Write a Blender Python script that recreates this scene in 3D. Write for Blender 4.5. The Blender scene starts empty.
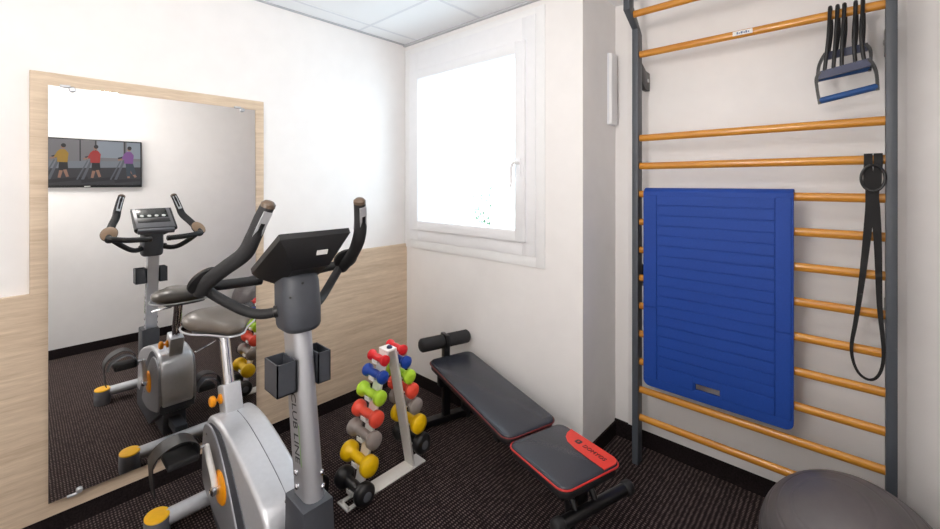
import bpy, bmesh, math, random
from mathutils import Vector, Matrix
random.seed(7)
C = bpy.context.scene.collection
PI = math.pi

# ------------------------------------------------------------------ materials
def lin(c):
    return tuple(((v/255.0+0.055)/1.055)**2.4 if v > 10 else v/255.0/12.92 for v in c)

def new_mat(name):
    m = bpy.data.materials.new(name); m.use_nodes = True
    nt = m.node_tree
    return m, nt, nt.nodes['Principled BSDF']

def mat(name, rgb, rough=0.5, metal=0.0, noise=0.0, nscale=60.0, bump=0.0, coat=0.0, spec=0.5):
    m, nt, b = new_mat(name)
    col = lin(rgb)
    b.inputs['Base Color'].default_value = (*col, 1)
    b.inputs['Roughness'].default_value = rough
    b.inputs['Metallic'].default_value = metal
    b.inputs['Specular IOR Level'].default_value = spec
    b.inputs['Coat Weight'].default_value = coat
    tc = nt.nodes.new('ShaderNodeTexCoord')
    n = nt.nodes.new('ShaderNodeTexNoise'); n.inputs['Scale'].default_value = nscale
    n.inputs['Detail'].default_value = 3
    nt.links.new(tc.outputs['Object'], n.inputs['Vector'])
    if noise > 0:
        r = nt.nodes.new('ShaderNodeValToRGB')
        r.color_ramp.elements[0].position = 0.3; r.color_ramp.elements[1].position = 0.7
        r.color_ramp.elements[0].color = (*[v*(1-noise) for v in col], 1)
        r.color_ramp.elements[1].color = (*[min(1, v*(1+noise)) for v in col], 1)
        nt.links.new(n.outputs['Fac'], r.inputs['Fac'])
        nt.links.new(r.outputs['Color'], b.inputs['Base Color'])
    if bump > 0:
        bp = nt.nodes.new('ShaderNodeBump'); bp.inputs['Strength'].default_value = bump
        bp.inputs['Distance'].default_value = 0.002
        nt.links.new(n.outputs['Fac'], bp.inputs['Height'])
        nt.links.new(bp.outputs['Normal'], b.inputs['Normal'])
    return m

def wood_mat(name, c1, c2, stretch, rough=0.5, scale=1.0, coat=0.0):
    m, nt, b = new_mat(name)
    tc = nt.nodes.new('ShaderNodeTexCoord')
    mp = nt.nodes.new('ShaderNodeMapping'); mp.inputs['Scale'].default_value = stretch
    n1 = nt.nodes.new('ShaderNodeTexNoise'); n1.inputs['Scale'].default_value = 6*scale; n1.inputs['Detail'].default_value = 6
    n1.inputs['Distortion'].default_value = 0.6
    n2 = nt.nodes.new('ShaderNodeTexNoise'); n2.inputs['Scale'].default_value = 38*scale; n2.inputs['Detail'].default_value = 4
    mx = nt.nodes.new('ShaderNodeMix'); mx.data_type = 'FLOAT'; mx.inputs[0].default_value = 0.38
    r = nt.nodes.new('ShaderNodeValToRGB')
    r.color_ramp.elements[0].position = 0.34; r.color_ramp.elements[0].color = (*lin(c1), 1)
    r.color_ramp.elements[1].position = 0.66; r.color_ramp.elements[1].color = (*lin(c2), 1)
    L = nt.links.new
    L(tc.outputs['Object'], mp.inputs['Vector']); L(mp.outputs['Vector'], n1.inputs['Vector']); L(mp.outputs['Vector'], n2.inputs['Vector'])
    L(n1.outputs['Fac'], mx.inputs[2]); L(n2.outputs['Fac'], mx.inputs[3])
    L(mx.outputs[0], r.inputs['Fac']); L(r.outputs['Color'], b.inputs['Base Color'])
    b.inputs['Roughness'].default_value = rough; b.inputs['Coat Weight'].default_value = coat
    bp = nt.nodes.new('ShaderNodeBump'); bp.inputs['Strength'].default_value = 0.12; bp.inputs['Distance'].default_value = 0.001
    L(n2.outputs['Fac'], bp.inputs['Height']); L(bp.outputs['Normal'], b.inputs['Normal'])
    return m

def carpet_mat(name):
    """dark loop-pile carpet: tufts in a regular grid of rows"""
    m, nt, b = new_mat(name); L = nt.links.new
    tc = nt.nodes.new('ShaderNodeTexCoord')
    sx = nt.nodes.new('ShaderNodeSeparateXYZ'); L(tc.outputs['Object'], sx.inputs[0])
    wob = nt.nodes.new('ShaderNodeTexNoise'); wob.inputs['Scale'].default_value = 30.0; wob.inputs['Detail'].default_value = 1
    L(tc.outputs['Object'], wob.inputs['Vector'])
    def wave(out, period):
        m1 = nt.nodes.new('ShaderNodeMath'); m1.operation = 'MULTIPLY'; m1.inputs[1].default_value = 2*PI/period; L(out, m1.inputs[0])
        a = nt.nodes.new('ShaderNodeMath'); a.operation = 'MULTIPLY_ADD'; a.inputs[1].default_value = 3.0; L(wob.outputs['Fac'], a.inputs[0]); L(m1.outputs[0], a.inputs[2])
        s_ = nt.nodes.new('ShaderNodeMath'); s_.operation = 'SINE'; L(a.outputs[0], s_.inputs[0])
        h = nt.nodes.new('ShaderNodeMath'); h.operation = 'MULTIPLY_ADD'; h.inputs[1].default_value = 0.5; h.inputs[2].default_value = 0.5; L(s_.outputs[0], h.inputs[0])
        return h.outputs[0]
    wx = wave(sx.outputs['X'], 0.0185); wy = wave(sx.outputs['Y'], 0.0115)
    mu = nt.nodes.new('ShaderNodeMath'); mu.operation = 'MULTIPLY'; L(wx, mu.inputs[0]); L(wy, mu.inputs[1])
    vo = nt.nodes.new('ShaderNodeTexVoronoi'); vo.inputs['Scale'].default_value = 75.0; L(tc.outputs['Object'], vo.inputs['Vector'])
    sep = nt.nodes.new('ShaderNodeSeparateColor'); L(vo.outputs['Color'], sep.inputs['Color'])
    va = nt.nodes.new('ShaderNodeMath'); va.operation = 'MULTIPLY_ADD'; va.inputs[1].default_value = 0.8; va.inputs[2].default_value = 0.6; L(sep.outputs['Red'], va.inputs[0])
    m2 = nt.nodes.new('ShaderNodeMath'); m2.operation = 'MULTIPLY'; L(mu.outputs[0], m2.inputs[0]); L(va.outputs[0], m2.inputs[1])
    ramp = nt.nodes.new('ShaderNodeValToRGB'); e = ramp.color_ramp.elements
    e[0].position = 0.05; e[0].color = (*lin((23, 17, 21)), 1)
    e[1].position = 0.85; e[1].color = (*lin((116, 101, 98)), 1)
    q = e.new(0.4); q.color = (*lin((52, 42, 45)), 1)
    L(m2.outputs[0], ramp.inputs['Fac']); L(ramp.outputs['Color'], b.inputs['Base Color'])
    b.inputs['Roughness'].default_value = 0.95; b.inputs['Specular IOR Level'].default_value = 0.1
    b.inputs['Sheen Weight'].default_value = 0.22; b.inputs['Sheen Roughness'].default_value = 0.4; b.inputs['Sheen Tint'].default_value = (1.0, 0.82, 0.68, 1)
    bp = nt.nodes.new('ShaderNodeBump'); bp.inputs['Strength'].default_value = 0.35; bp.inputs['Distance'].default_value = 0.003
    L(mu.outputs[0], bp.inputs['Height']); L(bp.outputs['Normal'], b.inputs['Normal'])
    return m

def emit_mat(name, rgb, s=1.0):
    m, nt, b = new_mat(name)
    b.inputs['Base Color'].default_value = (0.01, 0.01, 0.01, 1)
    b.inputs['Emission Color'].default_value = (*lin(rgb), 1)
    b.inputs['Emission Strength'].default_value = s
    b.inputs['Roughness'].default_value = 0.3
    return m

def glass_mat(name):
    m = bpy.data.materials.new(name); m.use_nodes = True; nt = m.node_tree
    nt.nodes.remove(nt.nodes['Principled BSDF'])
    t = nt.nodes.new('ShaderNodeBsdfTransparent'); t.inputs['Color'].default_value = (0.96, 0.98, 0.97, 1)
    g = nt.nodes.new('ShaderNodeBsdfGlossy'); g.inputs['Roughness'].default_value = 0.0
    lw = nt.nodes.new('ShaderNodeLayerWeight'); lw.inputs['Blend'].default_value = 0.5
    pw = nt.nodes.new('ShaderNodeMath'); pw.operation = 'POWER'; pw.inputs[1].default_value = 4.0
    f = nt.nodes.new('ShaderNodeMath'); f.operation = 'MULTIPLY_ADD'; f.inputs[1].default_value = 0.7; f.inputs[2].default_value = 0.03
    nt.links.new(lw.outputs['Facing'], pw.inputs[0]); nt.links.new(pw.outputs[0], f.inputs[0])
    mx = nt.nodes.new('ShaderNodeMixShader'); o = nt.nodes['Material Output']
    nt.links.new(f.outputs[0], mx.inputs[0]); nt.links.new(t.outputs[0], mx.inputs[1]); nt.links.new(g.outputs[0], mx.inputs[2])
    nt.links.new(mx.outputs[0], o.inputs['Surface'])
    return m

def mirror_mat(name):
    m, nt, b = new_mat(name)
    b.inputs['Base Color'].default_value = (0.93, 0.935, 0.93, 1); b.inputs['Metallic'].default_value = 1
    b.inputs['Roughness'].default_value = 0.0
    return m

def ceiling_mat(name):
    m, nt, b = new_mat(name); L = nt.links.new
    tc = nt.nodes.new('ShaderNodeTexCoord')
    n = nt.nodes.new('ShaderNodeTexNoise'); n.inputs['Scale'].default_value = 180; n.inputs['Detail'].default_value = 4
    L(tc.outputs['Object'], n.inputs['Vector'])
    bp = nt.nodes.new('ShaderNodeBump'); bp.inputs['Strength'].default_value = 0.15; bp.inputs['Distance'].default_value = 0.002
    L(n.outputs['Fac'], bp.inputs['Height']); L(bp.outputs['Normal'], b.inputs['Normal'])
    b.inputs['Base Color'].default_value = (*lin((244, 246, 248)), 1); b.inputs['Roughness'].default_value = 0.9
    return m

M = {}
M['wall'] = mat('white_paint', (240, 238, 237), 0.75, noise=0.015, nscale=9, bump=0.05)
M['trim'] = mat('white_trim', (240, 241, 242), 0.4, noise=0.01, nscale=20)
M['pvc'] = mat('white_window_plastic', (240, 241, 244), 0.3, noise=0.01, nscale=20)
M['gasket'] = mat('grey_gasket', (120, 122, 128), 0.6, noise=0.05)
M['ceiling'] = ceiling_mat('ceiling_tile')
M['grid'] = mat('ceiling_grid_white', (226, 229, 234), 0.5, noise=0.02)
M['edge'] = mat('grey_edge_profile', (190, 192, 197), 0.5, noise=0.03)  # grey stands in for the gap shadow along a white profile
M['carpet'] = carpet_mat('dark_loop_carpet')
M['skirt'] = mat('dark_carpet_skirting', (34, 28, 29), 0.95, noise=0.4, nscale=160, bump=0.3, spec=0.1)
M['oak'] = wood_mat('pale_oak_laminate', (194, 172, 147), (222, 203, 179), (5, 0.55, 9), 0.45)
M['rung'] = wood_mat('varnished_beech', (188, 120, 34), (218, 154, 58), (0.5, 8, 8), 0.32, coat=0.4)
M['rungend'] = mat('beech_end', (205, 160, 110), 0.5, noise=0.1)
M['post'] = mat('anthracite_paint', (74, 79, 86), 0.45, noise=0.03)
M['black'] = mat('black_plastic', (24, 24, 26), 0.4, noise=0.1)
M['rubber'] = mat('black_rubber', (30, 30, 32), 0.65, noise=0.12, bump=0.1)
M['foam'] = mat('black_foam', (38, 38, 40), 0.8, noise=0.15, nscale=200, bump=0.3)
M['blackmetal'] = mat('black_painted_steel', (20, 20, 22), 0.3, noise=0.05)
M['silver'] = mat('silver_paint', (142, 144, 150), 0.38, 0.35, noise=0.03)
M['silverlt'] = mat('light_silver_paint', (204, 206, 211), 0.3, 0.4, noise=0.03)
M['alu'] = mat('brushed_aluminium', (196, 198, 204), 0.4, 0.75)
M['chrome'] = mat('chrome', (215, 216, 220), 0.08, 1.0, noise=0.01)
M['dkgrey'] = mat('dark_grey_plastic', (66, 69, 76), 0.45, noise=0.05, bump=0.05)
M['midgrey'] = mat('mid_grey_plastic', (98, 100, 106), 0.45, noise=0.05, bump=0.05)
M['tan'] = mat('tan_pad', (150, 122, 96), 0.45, noise=0.05)  # warm reflection on the dark pads, painted into the cover colour
M['saddle'] = mat('grey_brown_vinyl', (94, 86, 78), 0.34, noise=0.06, nscale=30, coat=0.2)
M['gripcap'] = mat('brown_grip_cap', (92, 76, 62), 0.4, noise=0.05)  # brown tone is a warm reflection mixed into the cap colour
M['yellow'] = mat('bike_yellow', (250, 190, 12), 0.4, noise=0.04)
M['orange'] = mat('bike_orange', (244, 158, 18), 0.35, noise=0.05)
M['screen'] = mat('console_face', (112, 112, 116), 0.3, 0.3, noise=0.04)
M['lcd'] = mat('console_display', (38, 42, 40), 0.15, noise=0.04)
M['label'] = mat('white_label', (232, 232, 230), 0.5, noise=0.02)
M['ink'] = mat('dark_lettering', (48, 50, 58), 0.5, noise=0.05)
M['inkblue'] = mat('blue_lettering', (96, 110, 140), 0.5, noise=0.05)
M['green'] = mat('green_stripe', (138, 170, 120), 0.5, noise=0.05)
M['vinyl'] = mat('black_vinyl', (46, 49, 58), 0.27, noise=0.06, nscale=220, bump=0.08)
M['vinylside'] = mat('black_vinyl_side', (28, 27, 29), 0.5, noise=0.06, nscale=220, bump=0.08)
M['red'] = mat('red_vinyl', (226, 58, 46), 0.4, noise=0.04, nscale=220)
M['redpipe'] = mat('red_piping', (196, 46, 42), 0.45, noise=0.05)
M['dkredpipe'] = mat('dark_red_piping', (112, 34, 38), 0.5, noise=0.05)
M['whitemetal'] = mat('white_powder_coat', (246, 244, 240), 0.4, noise=0.02)
M['blue'] = mat('blue_foam_mat', (6, 62, 152), 0.62, noise=0.06, nscale=140, bump=0.12)
M['navy'] = mat('navy_plastic', (46, 54, 86), 0.4, noise=0.05)
M['bluefoam'] = mat('blue_foam_grip', (22, 72, 132), 0.55, noise=0.1)
M['web'] = mat('black_webbing', (26, 25, 26), 0.8, noise=0.2, nscale=300, bump=0.3)
M['ball'] = mat('grey_vinyl_ball', (92, 87, 88), 0.36, noise=0.05, nscale=40, bump=0.04)
M['glass'] = glass_mat('window_glass')
M['mirror'] = mirror_mat('mirror_silver')
M['leaf'] = mat('pale_leaf', (84, 122, 84), 0.6, noise=0.2)
DB = {'red': (226, 36, 42), 'blue': (26, 68, 164), 'lime': (184, 226, 56), 'coral': (246, 84, 62),
      'grey': (150, 140, 134), 'yellow': (250, 202, 10), 'black': (28, 28, 30)}
for k, c in DB.items():
    M['db_'+k] = mat('vinyl_dumbbell_'+k, c, 0.38, noise=0.03)

# ------------------------------------------------------------------ mesh builder
class B:
    def __init__(self): self.bm = bmesh.new(); self.mats = []; self.mi = 0
    def use(self, m):
        if m not in self.mats: self.mats.append(m)
        self.mi = self.mats.index(m); return self
    def _merge(self, t, M4=None):
        if M4 is not None: bmesh.ops.transform(t, matrix=M4, verts=t.verts)
        for f in t.faces: f.material_index = self.mi
        me = bpy.data.meshes.new('t'); t.to_mesh(me); t.free()
        self.bm.from_mesh(me); bpy.data.meshes.remove(me)
        return self
    def box(self, x0, x1, y0, y1, z0, z1, bevel=0.0, seg=2, M4=None):
        t = bmesh.new(); bmesh.ops.create_cube(t, size=1)
        for v in t.verts:
            v.co = Vector(((x0+x1)/2+v.co.x*(x1-x0), (y0+y1)/2+v.co.y*(y1-y0), (z0+z1)/2+v.co.z*(z1-z0)))
        if bevel > 0:
            bmesh.ops.bevel(t, geom=t.edges[:], offset=bevel, segments=seg, profile=0.5, affect='EDGES', clamp_overlap=True)
        return self._merge(t, M4)
    def prism(self, pts, axis, a, b, bevel=0.0, seg=2, M4=None):
        """polygon pts (2-D) extruded along axis from a to b; 'x': pts=(y,z), 'y': pts=(x,z), 'z': pts=(x,y)"""
        def P(p, h): return {'x': (h, p[0], p[1]), 'y': (p[0], h, p[1]), 'z': (p[0], p[1], h)}[axis]
        t = bmesh.new()
        va = [t.verts.new(P(p, a)) for p in pts]; vb = [t.verts.new(P(p, b)) for p in pts]
        n = len(pts)
        t.faces.new(va); t.faces.new(list(reversed(vb)))
        for i in range(n): t.faces.new((va[i], vb[i], vb[(i+1) % n], va[(i+1) % n]))
        bmesh.ops.recalc_face_normals(t, faces=t.faces[:])
        if bevel > 0:
            caps = [e for e in t.edges if all(v in va for v in e.verts) or all(v in vb for v in e.verts)]
            bmesh.ops.bevel(t, geom=caps, offset=bevel, segments=seg, profile=0.5, affect='EDGES', clamp_overlap=True)
        return self._merge(t, M4)
    def tube(self, pts, r, seg=14, smooth=6, round_end=True, flat=1.0, closed=False, M4=None):
        pts = [Vector(p) for p in pts]
        rs = list(r) if isinstance(r, (list, tuple)) else [r]*len(pts)
        P, R = [], []
        n = len(pts)
        if smooth > 1 and n > 2:
            rng = range(n if closed else n-1)
            for i in rng:
                if closed: p0, p1, p2, p3 = pts[i-1], pts[i], pts[(i+1) % n], pts[(i+2) % n]
                else: p0, p1, p2, p3 = pts[max(i-1, 0)], pts[i], pts[i+1], pts[min(i+2, n-1)]
                for k in range(smooth):
                    u = k/smooth
                    P.append(0.5*((2*p1)+(p2-p0)*u+(2*p0-5*p1+4*p2-p3)*u*u+(3*p1-p0-3*p2+p3)*u**3))
                    R.append(rs[i]*(1-u)+rs[(i+1) % n]*u)
            if not closed: P.append(pts[-1]); R.append(rs[-1])
        else: P, R = pts, rs
        if round_end and not closed:
            d0 = (P[0]-P[1]).normalized(); d1 = (P[-1]-P[-2]).normalized(); r0, r1 = R[0], R[-1]
            pre, prr, post, por = [], [], [], []
            for a in (90*0.97, 65, 40, 18):
                s = math.sin(math.radians(a)); c = math.cos(math.radians(a))
                pre.append(P[0]+d0*r0*s*0.6); prr.append(r0*c)
                post.insert(0, P[-1]+d1*r1*s*0.6); por.insert(0, r1*c)
            P = pre+P+post; R = prr+R+por
        t = bmesh.new(); rings = []
        up = None; N = len(P)
        for i in range(N):
            if closed: d = (P[(i+1) % N]-P[i-1]).normalized()
            else: d = (P[min(i+1, N-1)]-P[max(i-1, 0)]).normalized()
            if up is None:
                up = Vector((0, 0, 1)) if abs(d.z) < 0.9 else Vector((1, 0, 0))
            s = d.cross(up).normalized(); up = s.cross(d).normalized()
            rings.append([t.verts.new(P[i]+(s*math.cos(2*PI*k/seg)+up*flat*math.sin(2*PI*k/seg))*R[i]) for k in range(seg)])
        for i in range(N if closed else N-1):
            a, b = rings[i], rings[(i+1) % N]
            for k in range(seg): t.faces.new((a[k], a[(k+1) % seg], b[(k+1) % seg], b[k]))
        if not closed:
            t.faces.new(list(reversed(rings[0]))); t.faces.new(rings[-1])
        bmesh.ops.recalc_face_normals(t, faces=t.faces[:])
        return self._merge(t, M4)
    def ribbon(self, pts, wdir, w, th, smooth=6, closed=False, taper=None):
        """flat strap: rectangular section swept along pts, wide along wdir"""
        pts = [Vector(p) for p in pts]; n = len(pts); P = []
        for i in range(n if closed else n-1):
            if closed: p0, p1, p2, p3 = pts[i-1], pts[i], pts[(i+1) % n], pts[(i+2) % n]
            else: p0, p1, p2, p3 = pts[max(i-1, 0)], pts[i], pts[i+1], pts[min(i+2, n-1)]
            for k in range(smooth):
                u = k/smooth
                P.append(0.5*((2*p1)+(p2-p0)*u+(2*p0-5*p1+4*p2-p3)*u*u+(3*p1-p0-3*p2+p3)*u**3))
        if not closed: P.append(pts[-1])
        t = bmesh.new(); rings = []; N = len(P); W = Vector(wdir)
        for i in range(N):
            d = (P[(i+1) % N]-P[i-1]).normalized() if closed else (P[min(i+1, N-1)]-P[max(i-1, 0)]).normalized()
            ww = (W-d*W.dot(d)).normalized(); nn = d.cross(ww).normalized()
            k_ = taper(P[i]) if taper else 1.0
            rings.append([t.verts.new(P[i]+ww*a*w*k_/2+nn*b*th/2) for a, b in ((-1, -1), (1, -1), (1, 1), (-1, 1))])
        for i in range(N if closed else N-1):
            a, b = rings[i], rings[(i+1) % N]
            for k in range(4): t.faces.new((a[k], a[(k+1) % 4], b[(k+1) % 4], b[k]))
        if not closed: t.faces.new(list(reversed(rings[0]))); t.faces.new(rings[-1])
        bmesh.ops.recalc_face_normals(t, faces=t.faces[:])
        return self._merge(t)
    def lathe(self, prof, seg=28, M4=None):
        """prof: (r, h) list, revolved about local z"""
        t = bmesh.new(); rings = []
        for r, h in prof:
            if r < 1e-6: rings.append([t.verts.new((0, 0, h))])
            else: rings.append([t.verts.new((r*math.cos(2*PI*k/seg), r*math.sin(2*PI*k/seg), h)) for k in range(seg)])
        for a, b in zip(rings, rings[1:]):
            for k in range(seg):
                k2 = (k+1) % seg
                if len(a) == 1 and len(b) == 1: continue
                if len(a) == 1: t.faces.new((a[0], b[k], b[k2]))
                elif len(b) == 1: t.faces.new((a[k], a[k2], b[0]))
                else: t.faces.new((a[k], a[k2], b[k2], b[k]))
        if len(rings[0]) > 1: t.faces.new(list(reversed(rings[0])))
        if len(rings[-1]) > 1: t.faces.new(rings[-1])
        bmesh.ops.recalc_face_normals(t, faces=t.faces[:])
        return self._merge(t, M4)
    def loft(self, secs, M4=None):
        """closed sections (equal point counts) skinned and capped"""
        t = bmesh.new(); rings = [[t.verts.new(p) for p in s] for s in secs]
        for a, b in zip(rings, rings[1:]):
            n = len(a)
            for k in range(n): t.faces.new((a[k], a[(k+1) % n], b[(k+1) % n], b[k]))
        t.faces.new(list(reversed(rings[0]))); t.faces.new(rings[-1])
        bmesh.ops.recalc_face_normals(t, faces=t.faces[:])
        return self._merge(t, M4)
    def poly(self, pts):
        t = bmesh.new(); t.faces.new([t.verts.new(p) for p in pts]); return self._merge(t)
    def mesh(self, me, M4=None):
        t = bmesh.new(); t.from_mesh(me); return self._merge(t, M4)
    def build(self, name, material=None, parent=None, off=(0, 0, 0), sharp=38, subsurf=0):
        me = bpy.data.meshes.new(name)
        bmesh.ops.translate(self.bm, vec=-Vector(off), verts=self.bm.verts)
        self.bm.to_mesh(me); self.bm.free()
        for p in me.polygons: p.use_smooth = True
        if sharp < 180: me.set_sharp_from_angle(angle=math.radians(sharp))
        o = bpy.data.objects.new(name, me); C.objects.link(o)
        for m in (self.mats or [material]): me.materials.append(m)
        if parent: o.parent = parent
        if subsurf:
            s = o.modifiers.new('subdivision', 'SUBSURF'); s.levels = subsurf; s.render_levels = subsurf
        return o

def tag(o, label, cat, group=None, kind=None):
    o['label'] = label; o['category'] = cat
    if group: o['group'] = group
    if kind: o['kind'] = kind
    return o
def thing(name, label, cat, loc=(0, 0, 0), rotz=0, group=None):
    o = bpy.data.objects.new(name, None); C.objects.link(o)
    o.location = loc; o.rotation_euler = (0, 0, rotz); o.empty_display_size = 0.1
    return tag(o, label, cat, group)
def struct(o, label=None, cat='structure'):
    o['kind'] = 'structure'
    if label: o['label'] = label; o['category'] = cat
    return o
def align(p, d):
    """matrix: local z along d, at p"""
    d = Vector(d).normalized()
    return Matrix.Translation(Vector(p)) @ d.to_track_quat('Z', 'Y').to_matrix().to_4x4()
def rrect(w, h, r, n=6, cx=0, cy=0):
    pts = []
    for sx, sy, a0 in ((1, 1, 0), (-1, 1, 90), (-1, -1, 180), (1, -1, 270)):
        for k in range(n+1):
            a = math.radians(a0+90*k/n)
            pts.append((cx+sx*(w/2-r)+r*math.cos(a), cy+sy*(h/2-r)+r*math.sin(a)))
    return pts
def text_mesh(s, size, depth=0.0005):
    cu = bpy.data.curves.new('txt', 'FONT'); cu.body = s; cu.size = size; cu.extrude = depth
    cu.align_x = 'CENTER'; cu.align_y = 'CENTER'; cu.resolution_u = 3
    o = bpy.data.objects.new('txt', cu); C.objects.link(o)
    bpy.context.view_layer.update()
    me = bpy.data.meshes.new_from_object(o.evaluated_get(bpy.context.evaluated_depsgraph_get()))
    bpy.data.objects.remove(o); bpy.data.curves.remove(cu)
    return me

# ------------------------------------------------------------------ room
XL, XR, YB, YN, YF, H = -2.44, 0.262, 2.34, 1.943, -1.9, 2.47   # left, right, bar wall, window wall, behind, ceiling
XP = -1.007                                                     # side of the wall projection
struct(B().box(XL-0.2, XR+0.2, YF-0.2, YB+0.2, -0.12, 0).build('floor', M['carpet']), 'dark speckled loop carpet on the gym floor', 'floor')
b = B().use(M['ceiling']).box(XL-0.2, XR+0.2, YF-0.2, YB+0.2, H, H+0.1)
b.use(M['grid'])
xs = [-2.29+0.6*k for k in range(5)]; ys = [1.54-0.6*k for k in range(6)]
for x in xs: b.box(x-0.009, x+0.009, YF, YB, H-0.0015, H+0.01)
for y in ys: b.box(XL, XR, y-0.009, y+0.009, H-0.0012, H+0.01)
struct(b.build('ceiling'), 'white suspended tile ceiling', 'ceiling')
struct(B().box(XL-0.15, XL, YF-0.15, YN+0.15, 0, H).build('wall_left', M['wall']), 'white painted wall behind the mirror', 'wall')
struct(B().box(XR, XR+0.15, YF-0.15, YB+0.15, 0, H).build('wall_right', M['wall']), 'white painted wall carrying the television', 'wall')
struct(B().box(XL, XR, YF-0.15, YF, 0, H).build('wall_front', M['wall']), 'white wall behind the camera', 'wall')
struct(B().box(XP, XR, YB, YB+0.15, 0, H).build('wall_back', M['wall']), 'white wall behind the wall bars', 'wall')
WX0, WX1, WZ0, WZ1 = -2.373, -1.283, 1.04, 2.386
b = B()
b.box(XL, WX0, YN, YN+0.3, 0, H); b.box(WX1, XP, YN, YN+0.3, 0, H)
b.box(WX0, WX1, YN, YN+0.3, 0, WZ0); b.box(WX0, WX1, YN, YN+0.3, WZ1, H)
b.box(XP-0.15, XP, YN+0.3, YB+0.15, 0, H)
struct(b.build('wall_window', M['wall']), 'white window wall ending in a squared projection', 'wall')
# white backing board behind the bars
struct(B().box(-0.928, 0.158, YB-0.012, YB, 0.09, H-0.005, 0.002).build('trim_1', M['wall']), 'white backing board behind the wall bars', 'panel')
# oak cladding and tall oak panel
struct(B().box(XL, XL+0.02, YF, YN, 0.08, 1.003, 0.0015, 1).build('trim_2', M['oak']), 'pale oak cladding along the lower mirror wall', 'panel')
struct(B().box(XL, XL+0.0215, 0.029, 0.927, 1.0, 1.903, 0.0015, 1).build('trim_3', M['oak']), 'tall pale oak panel framing the mirror', 'panel')
# skirting
sk = M['skirt']
struct(B().box(XL, XL+0.012, YF, YN, 0, 0.08).build('baseboard_left', sk), 'dark skirting under the oak cladding', 'baseboard')
struct(B().box(XL, XP+0.01, YN-0.01, YN, 0, 0.08).build('baseboard_window', sk), 'dark skirting below the window', 'baseboard')
struct(B().box(XP, XP+0.01, YN, YB, 0, 0.08).build('baseboard_recess', sk), 'dark skirting on the side of the projection', 'baseboard')
struct(B().box(XP, XR, YB-0.013, YB, 0, 0.09).build('baseboard_back', sk), 'dark skirting behind the wall bars', 'baseboard')
struct(B().box(XR-0.01, XR, YF, YB, 0, 0.08).build('baseboard_right', sk), 'dark skirting below the television', 'baseboard')
# ceiling edge profiles, their gap shadow painted in as grey
struct(B().box(XL, XL+0.02, YF, YN, H-0.006, H-0.001).build('trim_4', M['edge']), 'thin grey ceiling edge on the mirror wall', 'trim')
struct(B().box(XL, XP, YN-0.02, YN, H-0.014, H-0.001).build('trim_5', M['edge']), 'thin grey ceiling edge on the window wall', 'trim')

# window
win = bpy.data.objects.new('window_1', None); C.objects.link(win); win.location = (-1.83, YN, 1.04)
struct(win, 'white casement window, closed, beside the mirror wall', 'window')
wo = (-1.83, YN, 1.04)
def ring_frame(b, x0, x1, z0, z1, w, y0, y1, bev=0.003, wt=None, wb=None, wl=None, wr=None):
    wt = wt or w; wb = wb or w; wl = wl or w; wr = wr or w
    b.box(x0, x0+wl, y0, y1, z0, z1, bev); b.box(x1-wr, x1, y0, y1, z0, z1, bev)
    b.box(x0+wl-0.002, x1-wr+0.002, y0, y1, z0, z0+wb, bev); b.box(x0+wl-0.002, x1-wr+0.002, y0, y1, z1-wt, z1, bev)
    return b
ring_frame(B(), -2.432, -1.228, 0.981, 2.424, 0.062, YN-0.008, YN-0.0005, 0.002, wt=0.045, wb=0.064, wr=0.058).build('window_casing', M['trim'], win, wo)
ring_frame(B(), WX0+0.001, WX1-0.001, WZ0+0.001, WZ1-0.001, 0.09, YN-0.016, YN+0.06, 0.003, wt=0.13).build('window_frame', M['pvc'], win, wo)
sash = ring_frame(B(), -2.35, -1.343, 1.118, 2.252, 0.07, YN-0.036, YN+0.04, 0.004, wt=0.066, wb=0.064, wl=0.088, wr=0.067).build('sash', M['pvc'], win, wo)
ring_frame(B(), -2.266, -1.406, 1.178, 2.19, 0.006, YN-0.030, YN-0.014, 0.001).build('gasket', M['pvc'], sash, wo)
B().box(-2.27, -1.40, YN-0.002, YN+0.002, 1.175, 2.195).build('pane', M['glass'], sash, wo)
b = B(); b.box(-1.388, -1.362, YN-0.047, YN-0.036, 1.49, 1.59, 0.004)
b.tube([(-1.375, YN-0.045, 1.56), (-1.375, YN-0.075, 1.565), (-1.39, YN-0.085, 1.555), (-1.398, YN-0.085, 1.51), (-1.40, YN-0.083, 1.43)], [0.009, 0.009, 0.01, 0.01, 0.008], 10)
b.build('handle', M['pvc'], sash, wo)

# shrub outside
shrub = thing('garden_shrub', 'pale leafy shrub standing outside the window', 'plant', (-4.28, 4.9, 0.0))
b = B()
tips = []
for k in range(9):
    a = random.uniform(0, 2*PI); s = random.uniform(0.05, 0.30); h = random.uniform(1.05, 1.45)
    p = [(0.02*math.cos(a), 0.02*math.sin(a), 0.0), (0.3*s*math.cos(a), 0.3*s*math.sin(a), h*0.5), (s*math.cos(a), s*math.sin(a), h)]
    b.tube(p, [0.008, 0.006, 0.003], 6); tips.append(p)
b.build('stem', M['leaf'], shrub)
b = B()
for p in tips:
    for k in range(22):
        u = random.uniform(0.4, 1.0)
        q = Vector(p[1]).lerp(Vector(p[2]), (u-0.4)/0.6)
        d = Vector((random.uniform(-1, 1), random.uniform(-1, 1), random.uniform(-0.2, 0.9))).normalized()
        s = d.cross(Vector((0.2, 0.1, 1))).normalized()*0.018; l = random.uniform(0.05, 0.09)
        n = d.cross(s).normalized()*0.004
        b.poly([q, q+d*l*0.5+s+n, q+d*l, q+d*l*0.5-s+n])
b.build('foliage', M['leaf'], shrub)

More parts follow.
